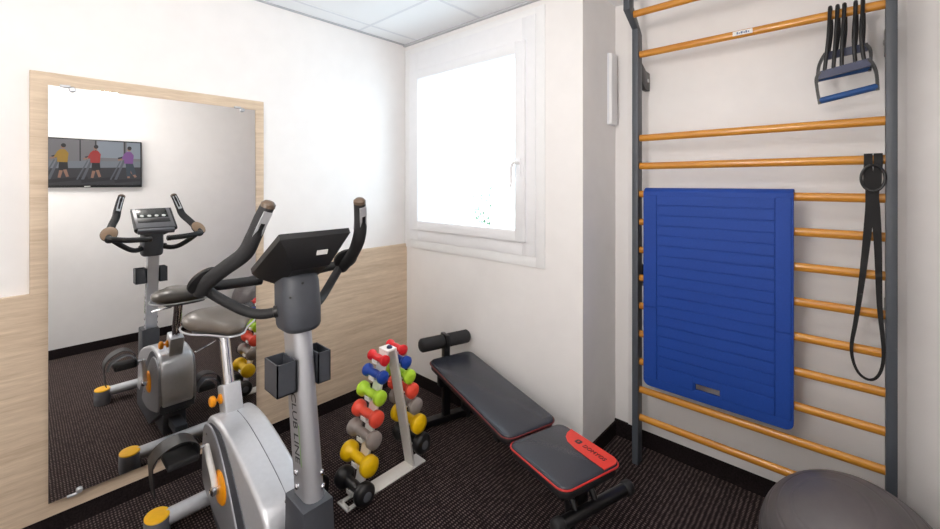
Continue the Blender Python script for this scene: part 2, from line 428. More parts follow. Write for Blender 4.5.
# ------------------------------------------------------------------ mirror
mo = (-2.42, 0.48, 0.151)
mir = thing('wall_mirror', 'large frameless mirror clipped to the pale oak panel', 'mirror', mo)
x_b, x_t = -2.3925, -2.4125
B().prism([(x_b-0.005, 0.151), (x_b, 0.151), (x_t, 1.85), (x_t-0.005, 1.85)], 'y', 0.081, 0.879, 0).build('glass', M['mirror'], mir, mo)
def clip(y, z, x, up):
    b = B(); s = 1 if up else -1
    b.box(-2.4185, x+0.008, y-0.02, y+0.012, z+s*0.002-0.004, z+s*0.002+0.004+0.002*s, 0.002)
    b.lathe([(0.011, 0), (0.011, 0.006), (0.008, 0.009), (0, 0.009)], 14, align((x+0.001, y+0.018, z-s*0.008), (1, 0, 0)))
    b.build('clip', M['alu'], mir, mo)
clip(0.135, 1.85, x_t, True); clip(0.795, 1.85, x_t, True); clip(0.155, 0.151, x_b, False); clip(0.80, 0.151, x_b, False)

# ------------------------------------------------------------------ television (seen in the mirror)
to = (0.25, 0.433, 1.472)
tv = thing('television', 'black flat television on the wall, showing three people on treadmills', 'television', to)
TY0, TY1, TZ0, TZ1, TX = 0.075, 0.803, 1.472, 1.905, 0.21
B().box(TX, 0.25, TY0, TY1, TZ0, TZ1, 0.005).build('casing', M['black'], tv, to)
B().box(0.248, 0.2615, 0.30, 0.56, 1.60, 1.80, 0.003).build('wall_bracket', M['blackmetal'], tv, to)
b = B(); b.use(M['label']); b.box(TX-0.001, TX+0.001, 0.395, 0.435, TZ0+0.007, TZ0+0.013); b.build('badge', None, tv, to)
E_ = lambda n, c: emit_mat('picture_'+n, c, 0.5)
pm = {k: E_(k, c) for k, c in dict(wallp=(150, 146, 150), floorp=(62, 60, 68), skyp=(176, 184, 196), darkp=(34, 34, 42), treadp=(112, 116, 126),
      shirty=(206, 158, 40), shirtr=(206, 48, 46), shirtp=(158, 96, 176), skinp=(190, 140, 116), shortp=(26, 26, 32), legp=(64, 78, 92), palep=(150, 156, 166)).items()}
scr = B().use(pm['wallp']).box(TX-0.0015, TX+0.002, TY0+0.012, TY1-0.012, TZ0+0.022, TZ1-0.012).build('screen', None, tv, to)
b = B(); layer = [0]
def yz(u, v):
    u = min(max(u, 0.0), 1.0); return (TY0+0.012+u*(TY1-TY0-0.024), TZ0+0.022+v*(TZ1-TZ0-0.034))
def shp(m, pts):
    layer[0] += 1; b.use(pm[m]); x = TX-0.0017-layer[0]*0.00004
    b.poly([(x, *yz(*p)) for p in pts])
def ell(m, u, v, a, c): shp(m, [(u+a*math.cos(k*PI/8), v+c*math.sin(k*PI/8)) for k in range(16)])
def limb(m, u0, v0, u1, v1, w):
    dx, dy = u1-u0, (v1-v0)*0.57; l = math.hypot(dx, dy) or 1; nx, ny = -dy/l*w, dx/l*w/0.57
    shp(m, [(u0+nx, v0+ny), (u1+nx*0.8, v1+ny*0.8), (u1-nx*0.8, v1-ny*0.8), (u0-nx, v0-ny)])
shp('floorp', [(0, 0), (1, 0), (1, 0.42), (0, 0.36)])
for u0, u1 in ((0.56, 0.82), (0.855, 1.0)): shp('skyp', [(u0, 0.62), (u1, 0.62), (u1, 1), (u0, 1)])
for u in (0.40, 0.545, 0.835): shp('darkp', [(u-0.006, 0.45), (u+0.006, 0.45), (u+0.006, 1), (u-0.006, 1)])
shp('palep', [(0.12, 0.36), (1, 0.42), (1, 0.56), (0.12, 0.52)])
for u in (0.17, 0.47, 0.79):
    limb('darkp', u-0.02, 0.60, u+0.06, 0.66, 0.02); limb('treadp', u-0.05, 0.12, u+0.04, 0.58, 0.014); limb('treadp', u-0.1, 0.12, u, 0.55, 0.008)
    limb('darkp', u-0.06, 0.08, u+0.30, 0.16 if u < .7 else 0.12, 0.022); limb('treadp', u+0.02, 0.55, u+0.12, 0.52, 0.01)
def runner(u, shirt, leg, s=1.0, bent=0):
    limb('skinp', u+0.00, 0.34, u-0.02+bent, 0.16, 0.016); limb('skinp', u+0.03, 0.34, u+0.055+bent, 0.18, 0.016)
    limb(leg, u+0.005, 0.50, u-0.005+bent*0.5, 0.32 if bent == 0 else 0.2, 0.026); limb(leg, u+0.03, 0.50, u+0.04+bent, 0.34 if bent == 0 else 0.24, 0.026)
    shp(shirt, [(u-0.035, 0.50), (u-0.04, 0.72), (u-0.01, 0.78), (u+0.035, 0.78), (u+0.065, 0.70), (u+0.055, 0.50)])
    limb(shirt, u-0.02, 0.72, u-0.055, 0.60, 0.015); limb('skinp', u-0.055, 0.60, u-0.10, 0.58, 0.011)
    ell('skinp', u+0.015, 0.84, 0.02, 0.05); ell('shortp', u+0.02, 0.865, 0.022, 0.045)
runner(0.23, 'shirty', 'shortp'); runner(0.53, 'shirtr', 'shortp'); runner(0.865, 'shirtp', 'legp', 1, 0.03)
b.build('picture', None, scr, to, 180)

# ------------------------------------------------------------------ exercise bike
ko = (-1.62, 0.607, 0.0); YC = 0.607
bike = thing('exercise_bike', 'grey and silver upright exercise bike in front of the mirror', 'exercise bike', ko)
def part(b, name, m, parent=None, **k): return b.build(name, m, parent or bike, ko, **k)
# floor frame
b = B(); b.box(-2.07, -1.10, YC-0.03, YC+0.03, 0.075, 0.125, 0.006)
b.box(-1.92, -1.40, YC-0.058, YC+0.058, 0.03, 0.20, 0.012)
part(b, 'base_frame', M['dkgrey'])
for X in (-2.085, -1.07):
    st = part(B().tube([(X, YC-0.20, 0.068), (X, YC+0.20, 0.068)], 0.034, 20, 1, False, 0.9), 'stabilizer', M['silverlt'])
    for s in (-1, 1):
        y = YC+s*0.225
        fc = part(B().lathe([(0.050, 0.0), (0.053, 0.02), (0.052, 0.085), (0.048, 0.09), (0, 0.09)], 28, Matrix.Translation((X, y, 0.0)) @ Matrix.Diagonal((1, 0.85, 1, 1))), 'end_cap', M['midgrey'], st)
        part(B().lathe([(0.050, 0.090), (0.051, 0.094), (0.048, 0.0975), (0.03, 0.099), (0, 0.0995)], 28, Matrix.Translation((X, y, 0.0)) @ Matrix.Diagonal((1, 0.85, 1, 1))), 'cap_lid', M['yellow'], fc)
# body shell, side profile (x, z)
prof = [(-1.985, 0.20), (-2.0, 0.34), (-1.99, 0.43), (-1.95, 0.488), (-1.87, 0.508), (-1.77, 0.505), (-1.67, 0.485), (-1.57, 0.457), (-1.475, 0.425), (-1.405, 0.392), (-1.36, 0.35), (-1.35, 0.30), (-1.345, 0.13), (-1.56, 0.12), (-1.72, 0.13), (-1.86, 0.16)]
def catm(pts, n=4):
    out = []; N = len(pts)
    for i in range(N):
        p0, p1, p2, p3 = [Vector(pts[(i+j) % N]).to_3d() for j in (-1, 0, 1, 2)]
        for k in range(n):
            u = k/n; q = 0.5*((2*p1)+(p2-p0)*u+(2*p0-5*p1+4*p2-p3)*u*u+(3*p1-p0-3*p2+p3)*u**3); out.append((q.x, q.y))
    return out
# central dark band and lighter cowl
inner = [(-1.98+ (x+1.98)*0.985, z) for x, z in prof]
shell = part(B().prism(catm(prof), 'y', YC-0.080, YC+0.080, 0.016, 4), 'cowl', M['silverlt'])
b = B()                                                   # centre seam
seam = [(-1.87, 0.5083), (-1.77, 0.5053), (-1.67, 0.4853), (-1.57, 0.4573), (-1.475, 0.4253), (-1.405, 0.3923)]
b.tube([(x, YC+0.006, z) for x, z in seam], 0.0016, 6, 4, False); part(b, 'seam', M['gasket'], shell)
sp_prof = [(-1.985, 0.21), (-1.994, 0.34), (-1.985, 0.415), (-1.965, 0.455), (-1.92, 0.472), (-1.87, 0.474), (-1.81, 0.452), (-1.745, 0.40), (-1.68, 0.33), (-1.615, 0.25), (-1.56, 0.18), (-1.545, 0.13), (-1.70, 0.125), (-1.86, 0.16)]
bd_prof = [(-1.96, 0.20), (-1.97, 0.34), (-1.962, 0.42), (-1.94, 0.462), (-1.90, 0.482), (-1.82, 0.49), (-1.75, 0.468), (-1.675, 0.415), (-1.595, 0.34), (-1.525, 0.26), (-1.46, 0.18), (-1.43, 0.125), (-1.70, 0.12), (-1.86, 0.15)]
for s in (-1, 1):
    ya, yb = sorted((YC+s*0.060, YC+s*0.084)); part(B().prism(catm(bd_prof), 'y', ya, yb, 0.003, 2), 'dark_band', M['dkgrey'], shell)
    ya, yb = sorted((YC+s*0.060, YC+s*0.090)); sp = part(B().prism(catm(sp_prof), 'y', ya, yb, 0.006, 3), 'side_cover', M['silver'])
    part(B().lathe([(0.062, 0), (0.062, 0.004), (0.052, 0.010), (0.028, 0.012), (0, 0.012)], 32, align((-1.755, YC+s*0.0895, 0.30), (0, s, 0))), 'crank_disc', M['orange'], sp)
    for px, pz in ((-1.93, 0.43), (-1.62, 0.2)):
        part(B().lathe([(0.006, 0), (0.006, 0.002), (0, 0.003)], 10, align((px, YC+s*0.0895, pz), (0, s, 0))), 'screw', M['chrome'], sp)
    # crank and pedal: near one up, far one down
    d = 1 if s < 0 else -1
    cx, cz = -1.755, 0.30
    ex, ez = cx-0.055*d, cz+0.150*d
    y0 = YC+s*0.108
    cr = part(B().tube([(cx, y0, cz), (cx-0.012*d, y0+s*0.004, cz+0.05*d), (ex, y0+s*0.016, ez)], [0.013, 0.011, 0.011], 12, 5), 'crank', M['whitemetal'])
    part(B().lathe([(0.018, -0.02), (0.018, 0.012), (0.01, 0.018), (0, 0.018)], 18, align((cx, y0, cz), (0, s, 0))), 'crank_bolt', M['chrome'], cr)
    yp = y0+s*0.10
    pedal = part(B().box(ex-0.05, ex+0.055, yp-0.048, yp+0.048, ez-0.014, ez+0.012, 0.006).box(ex-0.055, ex-0.04, yp-0.04, yp+0.04, ez-0.01, ez+0.02, 0.004), 'pedal', M['rubber'])
    part(B().tube([(ex, y0+s*0.01, ez), (ex, yp, ez)], 0.007, 10, 1), 'spindle', M['chrome'], pedal)
    part(B().ribbon([(ex+0.01, yp-s*0.05, ez), (ex+0.02, yp-s*0.045, ez+0.045), (ex+0.03, yp-s*0.005, ez+0.078), (ex+0.02, yp+s*0.05, ez+0.068), (ex+0.01, yp+s*0.085, ez+0.03), (ex+0.005, yp+s*0.085, ez-0.03), (ex-0.0, yp+s*0.08, ez-0.09)], (1, 0, 0), 0.075, 0.003), 'strap', M['black'], pedal)
    part(B().ribbon([(ex-0.045, yp-s*0.05, ez), (ex-0.04, yp-s*0.045, ez+0.03), (ex-0.02, yp-s*0.005, ez+0.058), (ex-0.02, yp+s*0.055, ez+0.035), (ex-0.03, yp+s*0.075, ez-0.005)], (1, 0, 0), 0.055, 0.003), 'strap', M['midgrey'], pedal)
# rear base skirt with logo
rs = part(B().prism([(-1.996, 0.262), (-1.93, 0.262), (-1.72, 0.15), (-1.335, 0.14), (-1.335, 0.03), (-1.70, 0.03), (-1.99, 0.185)], 'y', YC-0.083, YC+0.083, 0.006), 'lower_skirt', M['dkgrey'])
part(B().box(-1.9975, -1.99, YC+0.018, YC+0.05, 0.228, 0.237), 'badge', M['label'], rs)
# front nose of cowl with screw
part(B().lathe([(0.007, 0), (0.007, 0.003), (0, 0.004)], 12, align((-1.392, YC, 0.385), (0.75, 0, 0.65))), 'screw', M['chrome'], shell)
# seat tube collar
b = B(); ax = Vector((-0.33, 0, 0.944)); pc = Vector((-1.915, YC, 0.478))
R_ = Matrix.Translation(pc) @ Matrix.Rotation(math.atan2(-0.33, 0.944), 4, 'Y')
b.box(-0.042, 0.042, -0.034, 0.034, -0.02, 0.125, 0.006, 2, R_)
col = part(b, 'seat_tube', M['silverlt'])
kp = R_ @ Vector((0, -0.034, 0.075))
part(B().tube([kp, kp+Vector((0, -0.03, 0))], 0.006, 10, 1).lathe([(0.016, 0), (0.022, 0.005), (0.022, 0.015), (0.016, 0.021), (0, 0.021)], 18, align(kp+Vector((0, -0.022, 0)), (0, -1, 0))).lathe([(0.02, 0), (0.02, 0.007), (0.012, 0.011), (0, 0.011)], 18, align(kp, (0, -1, 0))), 'adjuster_knob', M['orange'], col)
ptop = Vector((-2.03, YC, 0.822))
part(B().tube([R_ @ Vector((0, 0, 0.11)), ptop], 0.021, 20, 1, False), 'seat_post', M['chrome'])
cl = part(B().box(-2.058, -2.005, YC-0.028, YC+0.028, 0.785, 0.818, 0.004).tube([(-2.03, YC-0.055, 0.80), (-2.03, YC+0.05, 0.80)], 0.006, 8, 1), 'saddle_clamp', M['chrome'])
part(B().tube([(-2.02, YC-0.035, 0.77), (-2.0, YC-0.075, 0.762), (-1.985, YC-0.115, 0.755)], [0.005, 0.004, 0.005], 8), 'lever', M['chrome'], cl)
# saddle: lofted sections along x
def sad(x, w, zt, zb, dip=0.0, n=20):
    pts = []
    for k in range(n):
        a = 2*PI*k/n; c, s = math.cos(a), math.sin(a)
        yy = w*math.copysign(abs(c)**0.75, c)
        zz = (zt-(zt-zb)*0.5)+((zt-zb)*0.5)*math.copysign(abs(s)**0.8, s)
        if s > 0: zz -= dip*math.exp(-(yy/(0.035))**2)*s
        zz -= 0.012
        pts.append((x, YC+yy, zz))
    return pts
secs = [sad(-2.205, 0.03, 0.868, 0.85), sad(-2.198, 0.075, 0.884, 0.838), sad(-2.175, 0.115, 0.897, 0.828, .006), sad(-2.13, 0.137, 0.905, 0.822, .012), sad(-2.07, 0.142, 0.902, 0.822, .012),
        sad(-2.02, 0.125, 0.893, 0.825, .01), sad(-1.97, 0.090, 0.886, 0.828, .004), sad(-1.94, 0.062, 0.883, 0.83), sad(-1.90, 0.046, 0.88, 0.832), sad(-1.872, 0.036, 0.874, 0.836), sad(-1.86, 0.018, 0.864, 0.846)]
sd = part(B().loft(secs), 'saddle', M['saddle'], sharp=180, subsurf=1)
b = B()
rim = [(-2.2, 0), (-2.185, 0.09), (-2.14, 0.134), (-2.07, 0.141), (-2.01, 0.122), (-1.955, 0.077), (-1.905, 0.049), (-1.872, 0.03), (-1.86, 0)]
pth = [(x, YC+y, 0.822) for x, y in rim]+[(x, YC-y, 0.822) for x, y in reversed(rim[1:-1])]
b.tube(pth, 0.004, 8, 4, closed=True); part(b, 'rim', M['silverlt'], sd)
part(B().loft([sad(-2.17, 0.09, 0.832, 0.815), sad(-2.05, 0.11, 0.832, 0.81), sad(-1.95, 0.06, 0.832, 0.815), sad(-1.88, 0.03, 0.834, 0.825)]), 'saddle_base', M['midgrey'], sd)
# column
part(B().prism([(-1.305, 0.0), (-1.12, 0.0), (-1.172, 0.486), (-1.296, 0.486)], 'y', YC-0.048, YC+0.048, 0.006), 'column_base', M['dkgrey'])
def colp(z): return -1.235-0.165*(z-0.5)
secs = []
for z in (0.485, 0.7, 0.9, 1.06):
    cx = colp(z); w, d_ = 0.031, 0.044
    YK = YC+0.006; sec = [(cx-d_, YK-w, z), (cx+d_-0.028, YK-w, z)]
    for k in range(1, 8):
        a = -PI/2+PI*k/8; sec.append((cx+d_-0.028+0.028*math.cos(a), YK+w*math.sin(a), z))
    sec += [(cx+d_-0.028, YK+w, z), (cx-d_, YK+w, z)]
    secs.append(sec)
colm = part(B().loft(secs), 'column', M['alu'])
for z in (0.515, 0.555):
    for s in (-1, 1):
        if s > 0: part(B().lathe([(0.009, 0), (0.009, 0.004), (0.006, 0.007), (0, 0.007)], 12, align((colp(z)+(0.036), YC+0.006+s*0.021, z), (0.75, s*0.66, 0))), 'bolt', M['chrome'], colm)
        part(B().lathe([(0.009, 0), (0.009, 0.004), (0.006, 0.007), (0, 0.007)], 12, align((colp(z)-0.02, YC+0.006+s*0.031, z), (0, s, 0))), 'bolt', M['chrome'], colm)
# CLUBLINE lettering, reading down the near side of the column
tm = text_mesh('CLUB LINE', 0.044)
zc = 0.69
T4 = Matrix.Translation((colp(zc)-0.006, YC-0.0252, zc)) @ Matrix.Rotation(math.radians(-9.4), 4, 'Y') @ Matrix(((0, 1, 0, 0), (0, 0, -1, 0), (-1, 0, 0, 0), (0, 0, 0, 1)))
part(B().mesh(tm, T4), 'lettering', M['ink'], colm, sharp=180)
T5 = Matrix.Translation((colp(0.66)+0.021, YC-0.0255, 0.645)) @ Matrix.Rotation(math.radians(-9.4), 4, 'Y')
part(B().box(-0.002, 0.002, -0.0004, 0.0004, -0.06, 0.06, 0, 1, T5), 'stripe', M['green'], colm)
# cup holders
for s in (-1, 1):
    y0, y1 = (YC-0.088, YC-0.029) if s < 0 else (YC+0.041, YC+0.084)
    x0, x1, z0, z1 = -1.348, -1.255, 0.807, 0.905; t = 0.004
    b = B(); b.box(x0, x1, y0, y1, z0, z0+t); b.box(x0, x0+t, y0, y1, z0, z1); b.box(x1-t, x1, y0, y1, z0, z1)
    b.box(x0, x1, y0, y0+t, z0, z1); b.box(x0, x1, y1-t, y1, z0, z1)
    part(b, 'bottle_holder', M['dkgrey'])
# shroud
secs = []
for z, e in ((0.985, -0.012), (0.992, -0.004), (1.003, 0), (1.06, 0.002), (1.135, 0.0), (1.155, -0.004), (1.163, -0.012)):
    cx = -1.315-0.1*(z-1.05)
    secs.append([(cx+p[0]*(0.066+e)/0.066, YC+0.003+p[1]*(0.064+e)/0.064, z) for p in rrect(0.13, 0.118, 0.042, 6)])
sh = part(B().loft(secs), 'shroud', M['dkgrey'])
for y, z in ((YC-0.012, 1.008), (YC-0.012, 1.14), (YC-0.045, 1.10)):
    part(B().lathe([(0.004, 0), (0.004, 0.002), (0, 0.002)], 8, align((-1.252 if y > YC-.03 else -1.262, y, z), (1, 0 if y > YC-.03 else -.7, 0))), 'screw', M['black'], sh)
# console
RC = Matrix.Translation((-1.312, YC+0.012, 1.229)) @ Matrix.Rotation(math.radians(-33), 4, 'Y')
def cpt(a, y, n): return RC @ Vector((a, y, n))
b = B(); o_ = [(-0.118, -0.116), (0.112, -0.108), (0.116, 0.118), (-0.118, 0.116)]
lo = [(-0.106, -0.106), (0.098, -0.095), (0.098, 0.098), (-0.106, 0.100)]
lo2 = [(-0.085, -0.05), (0.035, -0.06), (0.035, 0.06), (-0.085, 0.05)]
b.loft([[cpt(x, y, 0.012) for x, y in o_], [cpt(x, y, -0.006) for x, y in o_], [cpt(x, y, -0.028) for x, y in lo], [cpt(x, y, -0.075) for x, y in lo2]])
con = part(b, 'console', M['black'], sharp=20)
def cbox(x0, x1, y0, y1, n0, n1, bev=0.0): return B().box(x0, x1, y0, y1, n0, n1, bev, 2, RC)
part(cbox(-0.112, 0.108, -0.102, 0.105, 0.0115, 0.015, 0.001), 'console_face', M['screen'], con)
part(cbox(0.0, 0.105, -0.085, 0.085, 0.0145, 0.0165, 0.0005), 'display', M['lcd'], con)
part(cbox(-0.055, -0.012, -0.088, 0.088, 0.0145, 0.018, 0.002), 'key_strip', M['black'], con)
for k in range(4): part(B().lathe([(0.011, 0), (0.011, 0.003), (0, 0.004)], 14, RC @ Matrix.Translation((0.018, -0.06+0.04*k, 0.0163))), 'button', M['label'], con)
part(cbox(-0.140, -0.112, -0.10, 0.10, -0.02, 0.012, 0.006), 'ledge', M['midgrey'], con)
part(B().box(-0.008, 0.008, -0.018, 0.018, -0.0016, 0.001, 0, 1, RC @ Matrix.Translation((0.076, 0.026, -0.0445)) @ Matrix.Rotation(math.radians(-36.7), 4, 'Y')), 'sticker', M['label'], con)
part(B().lathe([(0.045, 0), (0.045, 0.05), (0.03, 0.09)], 20, align((-1.325, YC, 1.12), (0.05, 0, 1))), 'console_mount', M['black'], con)
# handlebars
for s in (-1, 1):
    Y = lambda d: YC+0.008+s*d
    bar = part(B().tube([(-1.335, Y(0.05), 1.045), (-1.37, Y(0.09), 1.035), (-1.405, Y(0.13), 1.045), (-1.44, Y(0.185), 1.085), (-1.462, Y(0.232), 1.128)], 0.0155, 14, 6), 'handlebar', M['rubber'])
    part(B().lathe([(0.02, 0), (0.02, 0.012), (0.015, 0.014), (0, 0.014)], 16, align((-1.335, Y(0.058), 1.045), (-0.5, s*0.8, -0.15))), 'collar', M['black'], bar)
    part(B().tube([(-1.445, Y(0.240), 1.132), (-1.48, Y(0.233), 1.128), (-1.505, Y(0.20), 1.122), (-1.515, Y(0.15), 1.116), (-1.52, Y(0.055), 1.112)], [0.017, 0.017, 0.017, 0.017, 0.016], 14, 6), 'inner_bar', M['rubber'], bar)
    part(B().lathe([(0.0175, 0), (0.0175, 0.018), (0.012, 0.022), (0, 0.022)], 14, align((-1.52, Y(0.06), 1.112), (0, -s, 0))), 'end_plug', M['black'], bar)
    grip = part(B().tube([(-1.465, Y(0.240), 1.122), (-1.40, Y(0.232), 1.162), (-1.33, Y(0.211), 1.205), (-1.262, Y(0.184), 1.25), (-1.230, Y(0.172), 1.297), (-1.21, Y(0.158), 1.35), (-1.194, Y(0.146), 1.388)], [0.023, 0.022, 0.0215, 0.022, 0.021, 0.020, 0.019], 16, 6), 'grip', M['foam'], bar)
    part(B().lathe([(0.02, -0.006), (0.0195, 0.004), (0.012, 0.011), (0, 0.013)], 16, align((-1.1935, Y(0.1455), 1.389), (0.3, -s*0.2, 0.92))), 'grip_cap', M['gripcap'], grip)
    for q, wd in (((0.93, 0.0, -0.3), 0.024), ((-0.75, -s*0.2, 0.45), 0.022)):   # pulse sensor plates on the grip
        dv = Vector(q)*0.0195
        part(B().ribbon([Vector((-1.243, Y(0.176), 1.285))+dv, Vector((-1.224, Y(0.167), 1.318))+dv, Vector((-1.208, Y(0.157), 1.353))+dv, Vector((-1.199, Y(0.15), 1.375))+dv], Vector(q).cross(Vector((0.3, -s*0.2, 0.92))), wd, 0.004), 'pulse_sensor', M['silverlt'], grip)
        dw = Vector(q)*0.0225
        part(B().ribbon([Vector((-1.236, Y(0.172), 1.297))+dw, Vector((-1.224, Y(0.167), 1.318))+dw, Vector((-1.212, Y(0.160), 1.344))+dw], Vector(q).cross(Vector((0.3, -s*0.2, 0.92))), 0.011, 0.002), 'sensor_inlay', M['black'], grip)
    pad_m = align((-1.437, Y(0.238), 1.158), (-0.72, s*0.22, 0.66)) @ Matrix.Diagonal((1.0, 1.25, 1, 1))
    part(B().use(M['rubber']).lathe([(0, -0.014), (0.03, -0.013), (0.043, -0.006), (0.044, 0.001), (0, 0.001)], 24, pad_m).use(M['tan']).lathe([(0.042, 0.0012), (0.042, 0.003), (0.034, 0.008), (0, 0.010)], 24, pad_m), 'arm_pad', None, bar)

# ------------------------------------------------------------------ dumbbell rack
ro = (-1.67, 1.22, 0.0)
rack = thing('dumbbell_rack', 'white steel A-frame dumbbell rack on the carpet', 'dumbbell rack', ro)
RX0, RX1 = -1.712, -1.632
def fY(z): return 1.045+0.235*z          # near upright
def rY(z): return 1.370-0.185*z         # far upright
b = B()
b.box(RX0, RX1, 1.09, 1.435, 0.0, 0.008, 0.003)
# toe with an open triangle at the near end
b.box(RX0-0.002, RX1+0.002, 0.975, 0.997, 0.0, 0.008, 0.003); b.box(RX0, RX0+0.02, 0.98, 1.1, 0.0, 0.008, 0.003); b.box(RX1-0.02, RX1, 0.98, 1.1, 0.0, 0.008, 0.003)
part_ = lambda b, n, m, p=None: b.build(n, m, p or rack, ro)
part_(b, 'base_plate', M['whitemetal'])
part_(B().prism([(fY(0.004), 0.004), (fY(0.004)+0.012, 0.004), (fY(0.642)+0.012, 0.642), (fY(0.642), 0.642)], 'x', RX0+0.008, RX1-0.008, 0.002), 'upright', M['whitemetal'])
part_(B().prism([(rY(0.004)-0.012, 0.004), (rY(0.004), 0.004), (rY(0.642), 0.642), (rY(0.642)-0.012, 0.642)], 'x', RX0+0.004, RX1-0.004, 0.002), 'upright', M['whitemetal'])
tb = part_(B().box(RX0+0.004, RX1-0.004, fY(0.642)-0.002, rY(0.642)+0.002, 0.634, 0.646, 0.004), 'top_plate', M['whitemetal'])
part_(B().lathe([(0.014, 0), (0.014, 0.006), (0.008, 0.012), (0, 0.012)], 14, Matrix.Translation((-1.66, 1.225, 0.646))), 'bolt', M['navy'], tb)
ZS_F = [0.613, 0.543, 0.457, 0.371, 0.286, 0.183, 0.072]
ZS_R = [0.632, 0.570, 0.497, 0.424, 0.346, 0.250, 0.145]
SP = [('red', 0.13, 0.025, 0.0155), ('blue', 0.152, 0.030, 0.017), ('lime', 0.172, 0.0345, 0.018), ('coral', 0.182, 0.0375, 0.0185), ('grey', 0.20, 0.039, 0.019), ('yellow', 0.208, 0.0455, 0.0205), ('black', 0.215, 0.0495, 0.0205)]
nth = ['topmost', 'second from the top', 'third from the top', 'fourth from the top', 'fifth from the top', 'second from the bottom', 'bottommost']
size = ['smallest', 'small', 'small', 'medium', 'medium', 'large', 'largest']
def dumbbell_bm(L, R, r):
    h = L/2; hl = R*1.0
    return B().lathe([(0, -h), (R*0.45, -h), (R*0.86, -h+0.006), (R, -h+hl*0.3), (R, -h+hl*0.75), (R*0.8, -h+hl*1.02), (r*1.15, -h+hl*1.25), (r, -h+hl*1.5), (r*1.1, 0),
                      (r, h-hl*1.5), (r*1.15, h-hl*1.25), (R*0.8, h-hl*1.02), (R, h-hl*0.75), (R, h-hl*0.3), (R*0.86, h-0.006), (R*0.45, h), (0, h)], 26, Matrix.Rotation(PI/2, 4, 'Y'))
for i, (cn, L, R, r) in enumerate(SP):
    for side in (0, 1):
        z = (ZS_F, ZS_R)[side][i]
        cy = fY(z)-r-0.006 if side == 0 else rY(z)+r+0.006
        # cradle on the upright
        sgn = -1 if side == 0 else 1
        yb = fY(z) if side == 0 else rY(z)
        zc_ = z-r-0.002
        cb = B(); cb.box(-1.69, -1.65, min(yb-sgn*0.002, cy+sgn*(r+0.006)), max(yb-sgn*0.002, cy+sgn*(r+0.006)), zc_-0.006, zc_-0.001)
        cb.box(-1.69, -1.65, min(cy+sgn*(r+0.004), cy+sgn*(r+0.008)), max(cy+sgn*(r+0.004), cy+sgn*(r+0.008)), zc_-0.006, zc_+0.012)
        part_(cb, 'cradle', M['whitemetal'])
        where = 'on the near side of the white rack' if side == 0 else 'on the far side of the white rack'
        t = thing('dumbbell', '%s %s vinyl dumbbell, %s %s' % (size[i], cn, nth[i], where), 'dumbbell', (-1.67, cy, z), 0, 'dumbbells on the %s side of the rack' % ('near' if side == 0 else 'far'))
        dumbbell_bm(L, R, r).build('body', M['db_'+cn], t)
        for s in (-1, 1):
            B().lathe([(R*0.42, 0), (R*0.42, 0.0012), (R*0.3, 0.0018), (0, 0.0018)], 18, align((s*L/2, 0, 0), (s, 0, 0))).build('end_badge', M['db_'+cn] if cn != 'black' else M['midgrey'], t)

# ------------------------------------------------------------------ weight bench (local x along the bench, towards the seat)
bo = (-1.75, 1.735, 0.0)
bench = thing('weight_bench', 'black padded weight bench with red seat corner below the window', 'weight bench', bo, math.radians(-17))
def pad(b, L, W, T, rad, M4):
    b.prism(rrect(L, W, rad, 7), 'z', -T, 0, 0.010, 3, M4)
def piping(L, W, rad, r, z, M4):
    pts = [(M4 @ Vector((x, y, z))) for x, y in rrect(L, W, rad, 7)]
    return B().tube(pts, r, 8, 1, closed=True)
MB = Matrix.Translation((0.376, 0, 0.407)) @ Matrix.Rotation(math.radians(3.0), 4, 'Y')
b = B().use(M['vinyl']); pad(b, 0.782, 0.284, 0.022, 0.045, MB)
bk = b.build('backrest', None, bench)
b = B(); pad(b, 0.774, 0.277, 0.03, 0.045, MB @ Matrix.Translation((0, 0, -0.018))); b.build('backrest_base', M['vinylside'], bk)
piping(0.786, 0.288, 0.047, 0.0028, -0.012, MB).build('piping', M['dkredpipe'], bk)
MS = Matrix.Translation((0.947, 0.0, 0.385)) @ Matrix.Rotation(math.radians(-2.5), 4, 'Y')
b = B().use(M['vinyl']); pad(b, 0.335, 0.294, 0.022, 0.04, MS)
st = b.build('seat', None, bench)
b = B(); pad(b, 0.327, 0.287, 0.032, 0.04, MS @ Matrix.Translation((0, 0, -0.018))); b.build('seat_base', M['vinylside'], st)
piping(0.339, 0.298, 0.042, 0.0034, -0.010, MS).build('piping', M['redpipe'], st)
# red corner panel following the seat edge
L, W, rad = 0.328, 0.287, 0.036
rp = []
for k in range(8):
    a = math.radians(90-90*k/7); rp.append((L/2-rad+rad*math.cos(a), W/2-rad+rad*math.sin(a)))
rp = [(-0.098, W/2)] + rp + [(L/2, 0.054), (0.10, 0.054), (0.01, 0.057), (-0.04, 0.066), (-0.07, 0.085), (-0.088, 0.11)]
B().prism(rp, 'z', -0.002, 0.0014, 0, 1, MS).build('red_panel', M['red'], st)
b = B(); T6 = MS @ Matrix.Translation((-0.012, 0.101, 0.0016))
b.prism(rrect(0.026, 0.026, 0.006, 3), 'z', 0, 0.0008, 0, 1, T6)
b.build('emblem', M['blackmetal'], st)
B().prism([(0.004*math.cos(k*PI/5), 0.006*math.sin(k*PI/5)) for k in range(10)], 'z', 0, 0.0014, 0, 1, T6).build('emblem_mark', M['red'], st)
B().mesh(text_mesh('DOMYOS', 0.027), MS @ Matrix.Translation((0.075, 0.098, 0.002))).build('lettering', M['blackmetal'], st, sharp=180)
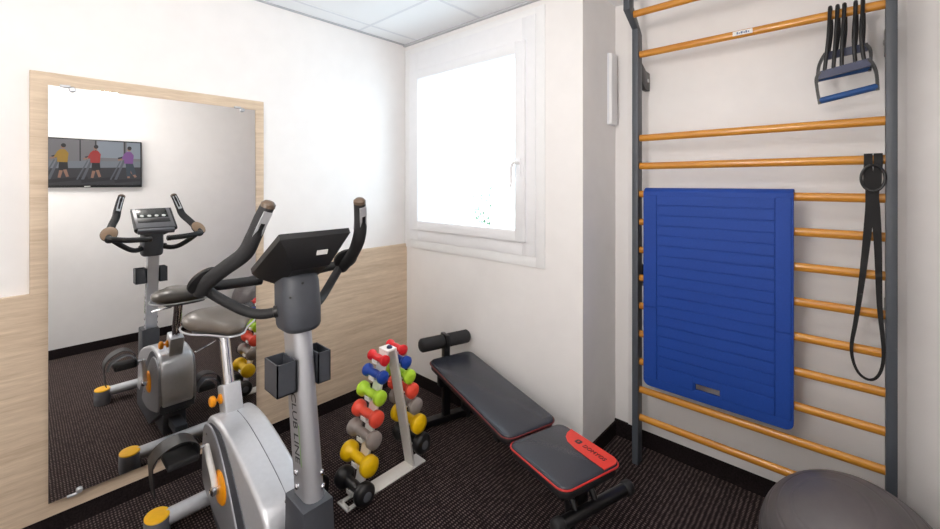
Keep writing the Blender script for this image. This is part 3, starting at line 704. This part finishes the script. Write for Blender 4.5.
# frame
b = B(); b.box(-0.02, 1.06, -0.025, 0.025, 0.255, 0.295, 0.004, 2, Matrix.Translation((0, 0, 0.0)))
b.box(0.30, 0.34, -0.1, 0.1, 0.285, 0.362, 0.003); b.box(0.60, 0.64, -0.1, 0.1, 0.285, 0.346, 0.003); b.box(0.86, 0.90, -0.09, 0.09, 0.285, 0.334, 0.003); b.box(1.0, 1.04, -0.09, 0.09, 0.285, 0.339, 0.003)
b.box(0.02, 0.06, -0.1, 0.1, 0.285, 0.377, 0.003)
b.build('main_beam', M['blackmetal'], bench)
b = B(); b.box(-0.085, -0.045, -0.02, 0.02, 0.03, 0.50, 0.004); b.box(-0.06, 0.03, -0.02, 0.02, 0.255, 0.295, 0.004)
b.build('rear_post', M['blackmetal'], bench)
b = B().box(-0.09, -0.04, -0.165, 0.145, 0.012, 0.052, 0.006)
rf = b.build('rear_foot', M['blackmetal'], bench)
for s, y in ((-1, -0.165), (1, 0.145)): B().box(-0.094, -0.036, y-0.014, y+0.014, 0.0, 0.056, 0.006).build('foot_cap', M['rubber'], rf)
b = B(); b.tube([(0.985, 0, 0.27), (1.0, 0, 0.03)], 0.02, 12, 1); fl = b.build('front_leg', M['blackmetal'], bench)
b = B().box(0.978, 1.022, -0.14, 0.14, 0.012, 0.05, 0.006); ff = b.build('front_foot', M['blackmetal'], bench)
for y in (-0.14, 0.14): B().box(0.974, 1.026, y-0.014, y+0.014, 0.0, 0.054, 0.006).build('foot_cap', M['rubber'], ff)
b = B(); b.tube([(1.075, -0.145, 0.240), (1.075, 0.225, 0.240)], 0.022, 18, 1, False)
fb = b.build('cross_bar', M['blackmetal'], bench)
for y in (-0.148, 0.212): B().tube([(1.075, y, 0.240), (1.075, y+0.022, 0.240)], 0.027, 18, 1, True).build('end_cap', M['rubber'], fb)
for y in (-0.05, 0.05): B().tube([(1.0, y, 0.30), (1.05, y, 0.285), (1.075, y, 0.243)], 0.012, 10, 4).build('bar_bracket', M['blackmetal'], bench)
# foam roller at the head end
b = B().tube([(-0.072, -0.145, 0.492), (-0.072, 0.145, 0.492)], 0.013, 12, 1); ra = b.build('roller_axle', M['blackmetal'], bench)
for y0, y1 in ((-0.160, -0.016), (0.016, 0.156)):
    B().tube([(-0.072, y0+0.01, 0.492), (-0.072, y1-0.01, 0.492)], 0.040, 24, 1, True).build('foam_roller', M['foam'], ra)
B().box(-0.112, -0.032, -0.014, 0.014, 0.455, 0.534, 0.006).build('clamp', M['blackmetal'], ra)

# ------------------------------------------------------------------ wall bars
go = (-0.36, 2.18, 0.0)
bars = thing('wall_bars', 'wooden stall bars with anthracite posts along the back wall', 'wall bars', go)
prt = lambda b, n, m, p=None, **k: b.build(n, m, p or bars, go, **k)
PY0, PY1, RYc = 2.150, 2.210, 2.18
for x0, x1 in ((-0.838, -0.807), (0.092, 0.123)):
    b = B().prism([(PY0, 0.0), (PY1, 0.0), (PY1, 2.225), (PY1-0.112, 2.335), (PY1-0.112, 2.46), (PY0-0.112, 2.46), (PY0-0.112, 2.31), (PY0, 2.243)], 'x', x0, x1, 0.003)
    po = prt(b, 'post', M['post'])
    xi = (x0, x1) 
    xm = (x0+x1)/2
    for z in (2.0, 0.95):
        br = prt(B().prism([(PY1-0.003, z-0.012), (PY1+0.05, z-0.05), (YB-0.0125, z-0.05), (YB-0.0125, z+0.045), (PY1+0.06, z+0.05), (PY1-0.003, z+0.085)], 'x', xm-0.013, xm+0.0135, 0.002), 'wall_bracket', M['blackmetal'], po)
        prt(B().lathe([(0.012, 0), (0.012, 0.003), (0.006, 0.005), (0, 0.005)], 12, align((xm+0.0132 if x0 < -0.5 else xm-0.0128, PY1+0.085, z), (1 if x0 < -0.5 else -1, 0, 0))), 'bolt', M['chrome'], br)
RZ = [0.237+0.1445*k for k in range(11)]+[2.115]
rungs = []
def rung(y, z):
    sec = lambda x: [(x, y+0.0135*math.cos(2*PI*k/20), z+0.0175*math.sin(2*PI*k/20)) for k in range(20)]
    o = prt(B().loft([sec(-0.809), sec(-0.79), sec(0.075), sec(0.094)]), 'rung', M['rung']); rungs.append(o); return o
for z in RZ: rung(RYc, z)
rung(2.098, 2.30)
top = rungs[11]
pl = prt(B().box(-0.392, -0.318, RYc-0.0165, RYc-0.012, 2.106, 2.126, 0.001), 'maker_plate', M['label'], top)
b = B()
for k, (x0, w, h) in enumerate(((-0.377, 0.006, .010), (-0.369, 0.004, .007), (-0.362, 0.008, .010), (-0.351, 0.005, .007), (-0.344, 0.007, .010), (-0.334, 0.004, .007))):
    b.box(x0, x0+w, RYc-0.0175, RYc-0.0165, 2.111, 2.111+h)
prt(b, 'plate_mark', M['inkblue'], pl)

# ------------------------------------------------------------------ blue mat draped over a rung
zr = RZ[8]                                                       # 1.393
mo2 = (-0.47, 2.16, 0.43)
mt = thing('exercise_mat', 'blue ribbed gym mat folded over a rung of the wall bars', 'mat', mo2)
MX0, MX1, MZ0 = -0.776, -0.176, 0.433
cu = bpy.data.curves.new('c', 'CURVE'); cu.dimensions = '2D'; cu.fill_mode = 'BOTH'; cu.extrude = 0.006; cu.bevel_depth = 0.0015; cu.bevel_resolution = 1
def spl(pts):
    s = cu.splines.new('POLY'); s.points.add(len(pts)-1)
    for p, q in zip(s.points, pts): p.co = (*q, 0, 1)
    s.use_cyclic_u = True
ztop = zr+0.012
out = [(MX0, ztop), (MX1, ztop)]
for k in range(8):
    a = math.radians(-90*k/7); out.append((MX1-0.028+0.028*math.cos(a), MZ0+0.028+0.028*math.sin(a)))
for k in range(8):
    a = math.radians(-90-90*k/7); out.append((MX0+0.028+0.028*math.cos(a), MZ0+0.028+0.028*math.sin(a)))
spl(out)
spl([(-0.541, 0.480), (-0.438, 0.480), (-0.438, 0.511), (-0.541, 0.511)])
o = bpy.data.objects.new('c', cu); C.objects.link(o); bpy.context.view_layer.update()
fm = bpy.data.meshes.new_from_object(o.evaluated_get(bpy.context.evaluated_depsgraph_get()))
bpy.data.objects.remove(o); bpy.data.curves.remove(cu)
yf = 2.1515
b = B().mesh(fm, Matrix.Translation((0, yf, 0)) @ Matrix.Rotation(PI/2, 4, 'X'))
# fold over the rung and the shorter rear flap
arc = []
yb_ = 2.2085
for k in range(9):
    a = PI*k/8; arc.append(((yf+yb_)/2-math.cos(a)*(yb_-yf)/2, ztop-0.001+math.sin(a)*0.02))
inn = [((yf+yb_)/2-math.cos(PI*k/8)*((yb_-yf)/2-0.0145), ztop-0.001+math.sin(PI*k/8)*0.0065) for k in range(9)]
outp = [((yf+yb_)/2-math.cos(PI*k/8)*((yb_-yf)/2+0.0075), ztop-0.001+math.sin(PI*k/8)*0.0215) for k in range(9)]
inp = [((yf+yb_)/2-math.cos(PI*k/8)*((yb_-yf)/2-0.0075), ztop-0.001+math.sin(PI*k/8)*0.0125) for k in range(9)]
b.prism(outp+list(reversed(inp)), 'x', MX0, MX1, 0.001)
b.box(MX0+0.004, MX1-0.004, yb_-0.0075, yb_+0.0075, 0.98, ztop, 0.003)
body = b.build('mat_body', M['blue'], mt, mo2)
b = B()                                                        # raised ribs between the margins
zs = [ztop-0.016-0.0495*k for k in range(18)]
for z1, z0 in zip(zs, zs[1:]):
    b.box(MX0+0.067, MX1-0.062, yf-0.0115, yf-0.006, z0+0.0028, z1-0.0028, 0.001, 1)
for x0, x1 in ((MX0+0.006, MX0+0.063), (MX1-0.058, MX1-0.006)):
    b.box(x0, x1, yf-0.0115, yf-0.006, 0.832, ztop-0.016, 0.0015, 1); b.box(x0, x1, yf-0.0115, yf-0.006, MZ0+0.04, 0.828, 0.0015, 1)
b.box(MX0+0.067, -0.546, yf-0.0115, yf-0.006, 0.475, zs[-1]-0.003, 0.0015, 1); b.box(-0.433, MX1-0.062, yf-0.0115, yf-0.006, 0.475, zs[-1]-0.003, 0.0015, 1)
b.box(-0.5462, -0.4328, yf-0.0115, yf-0.006, 0.5135, zs[-1]-0.003, 0.0012, 1)
b.build('ribs', M['blue'], mt, mo2)

# ------------------------------------------------------------------ chest expander on the upper rung
eo = (-0.02, 2.15, 2.115)
ex_ = thing('chest_expander', 'black and blue five-tube chest expander hanging from the upper rung', 'chest expander', eo)
pe = lambda b, n, m, p=None, **k: b.build(n, m, p or ex_, eo, **k)
xt = [-0.064, -0.042, -0.022, 0.010, 0.030]
def ehandle(x0, x1, y, zp0, zp1, zg0, zg1, gx0, gx1):
    h = pe(B().loft([[(x0, y-0.006, zp0-0.016), (x0, y+0.006, zp0-0.016), (x0, y+0.006, zp0+0.014), (x0, y-0.006, zp0+0.014)], [(x1, y-0.006, zp1-0.014), (x1, y+0.006, zp1-0.014), (x1, y+0.006, zp1+0.016), (x1, y-0.006, zp1+0.016)]]), 'handle', M['navy'])
    pe(B().tube([(gx0, y-0.004, zg0), (gx1, y-0.004, zg1)], 0.0125, 16, 1, True), 'grip', M['bluefoam'], h)
    for (xa, za, xb, zb_) in ((x0, zp0, gx0, zg0), (x1, zp1, gx1, zg1)):
        s = -1 if xa == x0 else 1
        pe(B().ribbon([(xa-s*0.006, y, za+0.012), (xa+s*0.006, y, za-0.01), ((xa+xb)/2+s*0.008, y-0.002, (za+zb_)/2), (xb+s*0.004, y-0.004, zb_-0.012)], (0, 1, 0), 0.02, 0.010), 'handle_arm', M['blackmetal'], h)
    return h
ehandle(-0.096, 0.052, 2.128, 1.872, 1.896, 1.772, 1.802, -0.088, 0.066)
ehandle(-0.082, 0.045, 2.178, 1.955, 1.965, 1.868, 1.885, -0.098, 0.046)
for k, x in enumerate(xt):
    f = (x+0.064)/0.094
    xf = -0.078+0.112*f; zf = 1.885+0.02*f; xr = -0.068+0.098*f
    pe(B().tube([(xf, 2.128, zf), (x-0.004, 2.135, 2.0), (x, 2.150, 2.09), (x+0.001, 2.163, 2.138), (x+0.002, 2.182, 2.1435), (x+0.003, 2.203, 2.12), (x+0.004, 2.20, 2.05), (xr, 2.182, 1.968)], 0.0065, 10, 6), 'tube', M['black'])

# ------------------------------------------------------------------ webbing loop on the third rung from the top
so = (0.056, 2.15, 1.53)
wl = thing('strap_loop', 'long black webbing strap loop hanging beside the right post', 'strap', so)
ps = lambda b, n, m, p=None, **k: b.build(n, m, p or wl, so, **k)
zb2 = RZ[9]
Yf = 2.158
# long loop: down the left, round the bottom, up the right; each end goes over the rung
lft = [(0.044, 2.202, zb2-0.10), (0.046, 2.204, zb2-0.02), (0.046, 2.196, zb2+0.017), (0.046, 2.18, zb2+0.0215), (0.046, 2.164, zb2+0.016), (0.046, Yf-0.004, zb2-0.03), (0.050, 2.150, 1.40), (0.046, 2.148, 1.30), (0.030, 2.148, 1.10), (0.012, 2.149, 0.93), (0.000, 2.15, 0.835), (0.004, 2.15, 0.775), (0.020, 2.149, 0.732), (0.045, 2.148, 0.716), (0.068, 2.149, 0.73), (0.083, 2.15, 0.775), (0.086, 2.149, 0.85), (0.076, 2.148, 1.0), (0.072, 2.148, 1.2), (0.066, 2.148, 1.35), (0.063, 2.150, 1.41), (0.072, Yf-0.004, zb2-0.03), (0.073, 2.164, zb2+0.016), (0.073, 2.18, zb2+0.0215), (0.073, 2.196, zb2+0.017), (0.073, 2.204, zb2-0.02), (0.071, 2.202, zb2-0.10)]
ps(B().ribbon(lft, (1, 0, 0), 0.024, 0.004, 5, False, lambda p: max(0.36, min(1.0, 0.36+(p.z-0.74)*1.15))), 'webbing', M['web'])
ringp = [(0.058+0.032*math.cos(a), 2.139+0.002*math.sin(2*a), 1.468+0.048*math.sin(a)) for a in [2*PI*k/16 for k in range(16)]]
ps(B().tube(ringp, 0.0048, 10, 3, closed=True), 'ring', M['blackmetal'])

# ------------------------------------------------------------------ gym ball
R = 0.25
b = B(); pr = []
for k in range(0, 181):
    a = math.radians(-90+k)
    d = 0.0022*(1 if (k % 12) < 1 and 20 < k < 160 else 0)
    pr.append((max(0, (R-d)*math.cos(a)) if 0 < k < 180 else 0, (R-d)*math.sin(a)))
b.lathe(pr, 72, Matrix.Rotation(math.radians(24), 4, 'X') @ Matrix.Rotation(math.radians(-14), 4, 'Y'))
bl = b.build('gym_ball', M['ball'], None, (0, 0, -R), 180)
bl.location = (0.009, 1.775, 0.0)
tag(bl, 'dark grey inflated gym ball on the carpet by the wall bars', 'ball')

# ------------------------------------------------------------------ slim white box on the side of the projection
bx = thing('wall_box', 'slim white vertical box on the wall left of the wall bars', 'wall box', (XP, 2.28, 1.78))
B().box(0.0005, 0.026, -0.05, 0.025, 0, 0.395, 0.004).build('cover', M['trim'], bx)
B().box(0.0003, 0.010, -0.053, 0.028, -0.003, 0.398, 0.002).build('back_plate', M['grid'], bx)

# ------------------------------------------------------------------ light
w = bpy.data.worlds.new('world'); bpy.context.scene.world = w; w.use_nodes = True
bg = w.node_tree.nodes['Background']; bg.inputs['Color'].default_value = (0.77, 0.885, 1.0, 1); bg.inputs['Strength'].default_value = 4.8
def area(name, loc, rot, sx, sy, energy, col, portal=False):
    l = bpy.data.lights.new(name, 'AREA'); l.shape = 'RECTANGLE'; l.size = sx; l.size_y = sy; l.energy = energy; l.color = col
    if portal: l.cycles.is_portal = True
    o = bpy.data.objects.new(name, l); C.objects.link(o); o.location = loc; o.rotation_euler = rot
    return o
area('window_portal', (-1.84, YN+0.09, 1.69), (math.radians(-90), 0, 0), 0.86, 1.06, 1, (1, 1, 1), True)
def globe(name, loc, energy, r, col):
    l = bpy.data.lights.new(name, 'POINT'); l.energy = energy; l.color = col; l.shadow_soft_size = r
    o = bpy.data.objects.new(name, l); C.objects.link(o); o.location = loc
globe('ceiling_lamp_front', (-0.66, 0.45, 2.28), 16, 0.12, (1.0, 0.935, 0.88))
area('bounce_flash', (-0.75, -0.45, 1.35), (Vector((0.12, 0.8, 1.1))).to_track_quat('-Z', 'Y').to_euler(), 0.4, 0.4, 11, (1.0, 0.95, 0.90))  # added fill light behind the camera, aimed up to brighten the ceiling
globe('ceiling_lamp_rear', (-0.5, -0.9, 2.0), 36, 0.15, (1.0, 0.935, 0.88))

# ------------------------------------------------------------------ camera
cd = bpy.data.cameras.new('camera'); cam = bpy.data.objects.new('camera', cd); C.objects.link(cam)
cam.location = (0, 0, 1.45); cam.rotation_euler = (math.radians(90), 0, math.radians(42.6))
cd.sensor_width = 36; cd.lens = 415/940*36; cd.shift_y = -81.5/940; cd.clip_start = 0.02
sc = bpy.context.scene; sc.camera = cam
sc.view_settings.view_transform = 'Standard'; sc.view_settings.look = 'None'
sc.view_settings.gamma = 1; sc.view_settings.use_curve_mapping = False; sc.view_settings.exposure = 0.0
sc.cycles.max_bounces = 12; sc.cycles.diffuse_bounces = 6; sc.cycles.caustics_reflective = False
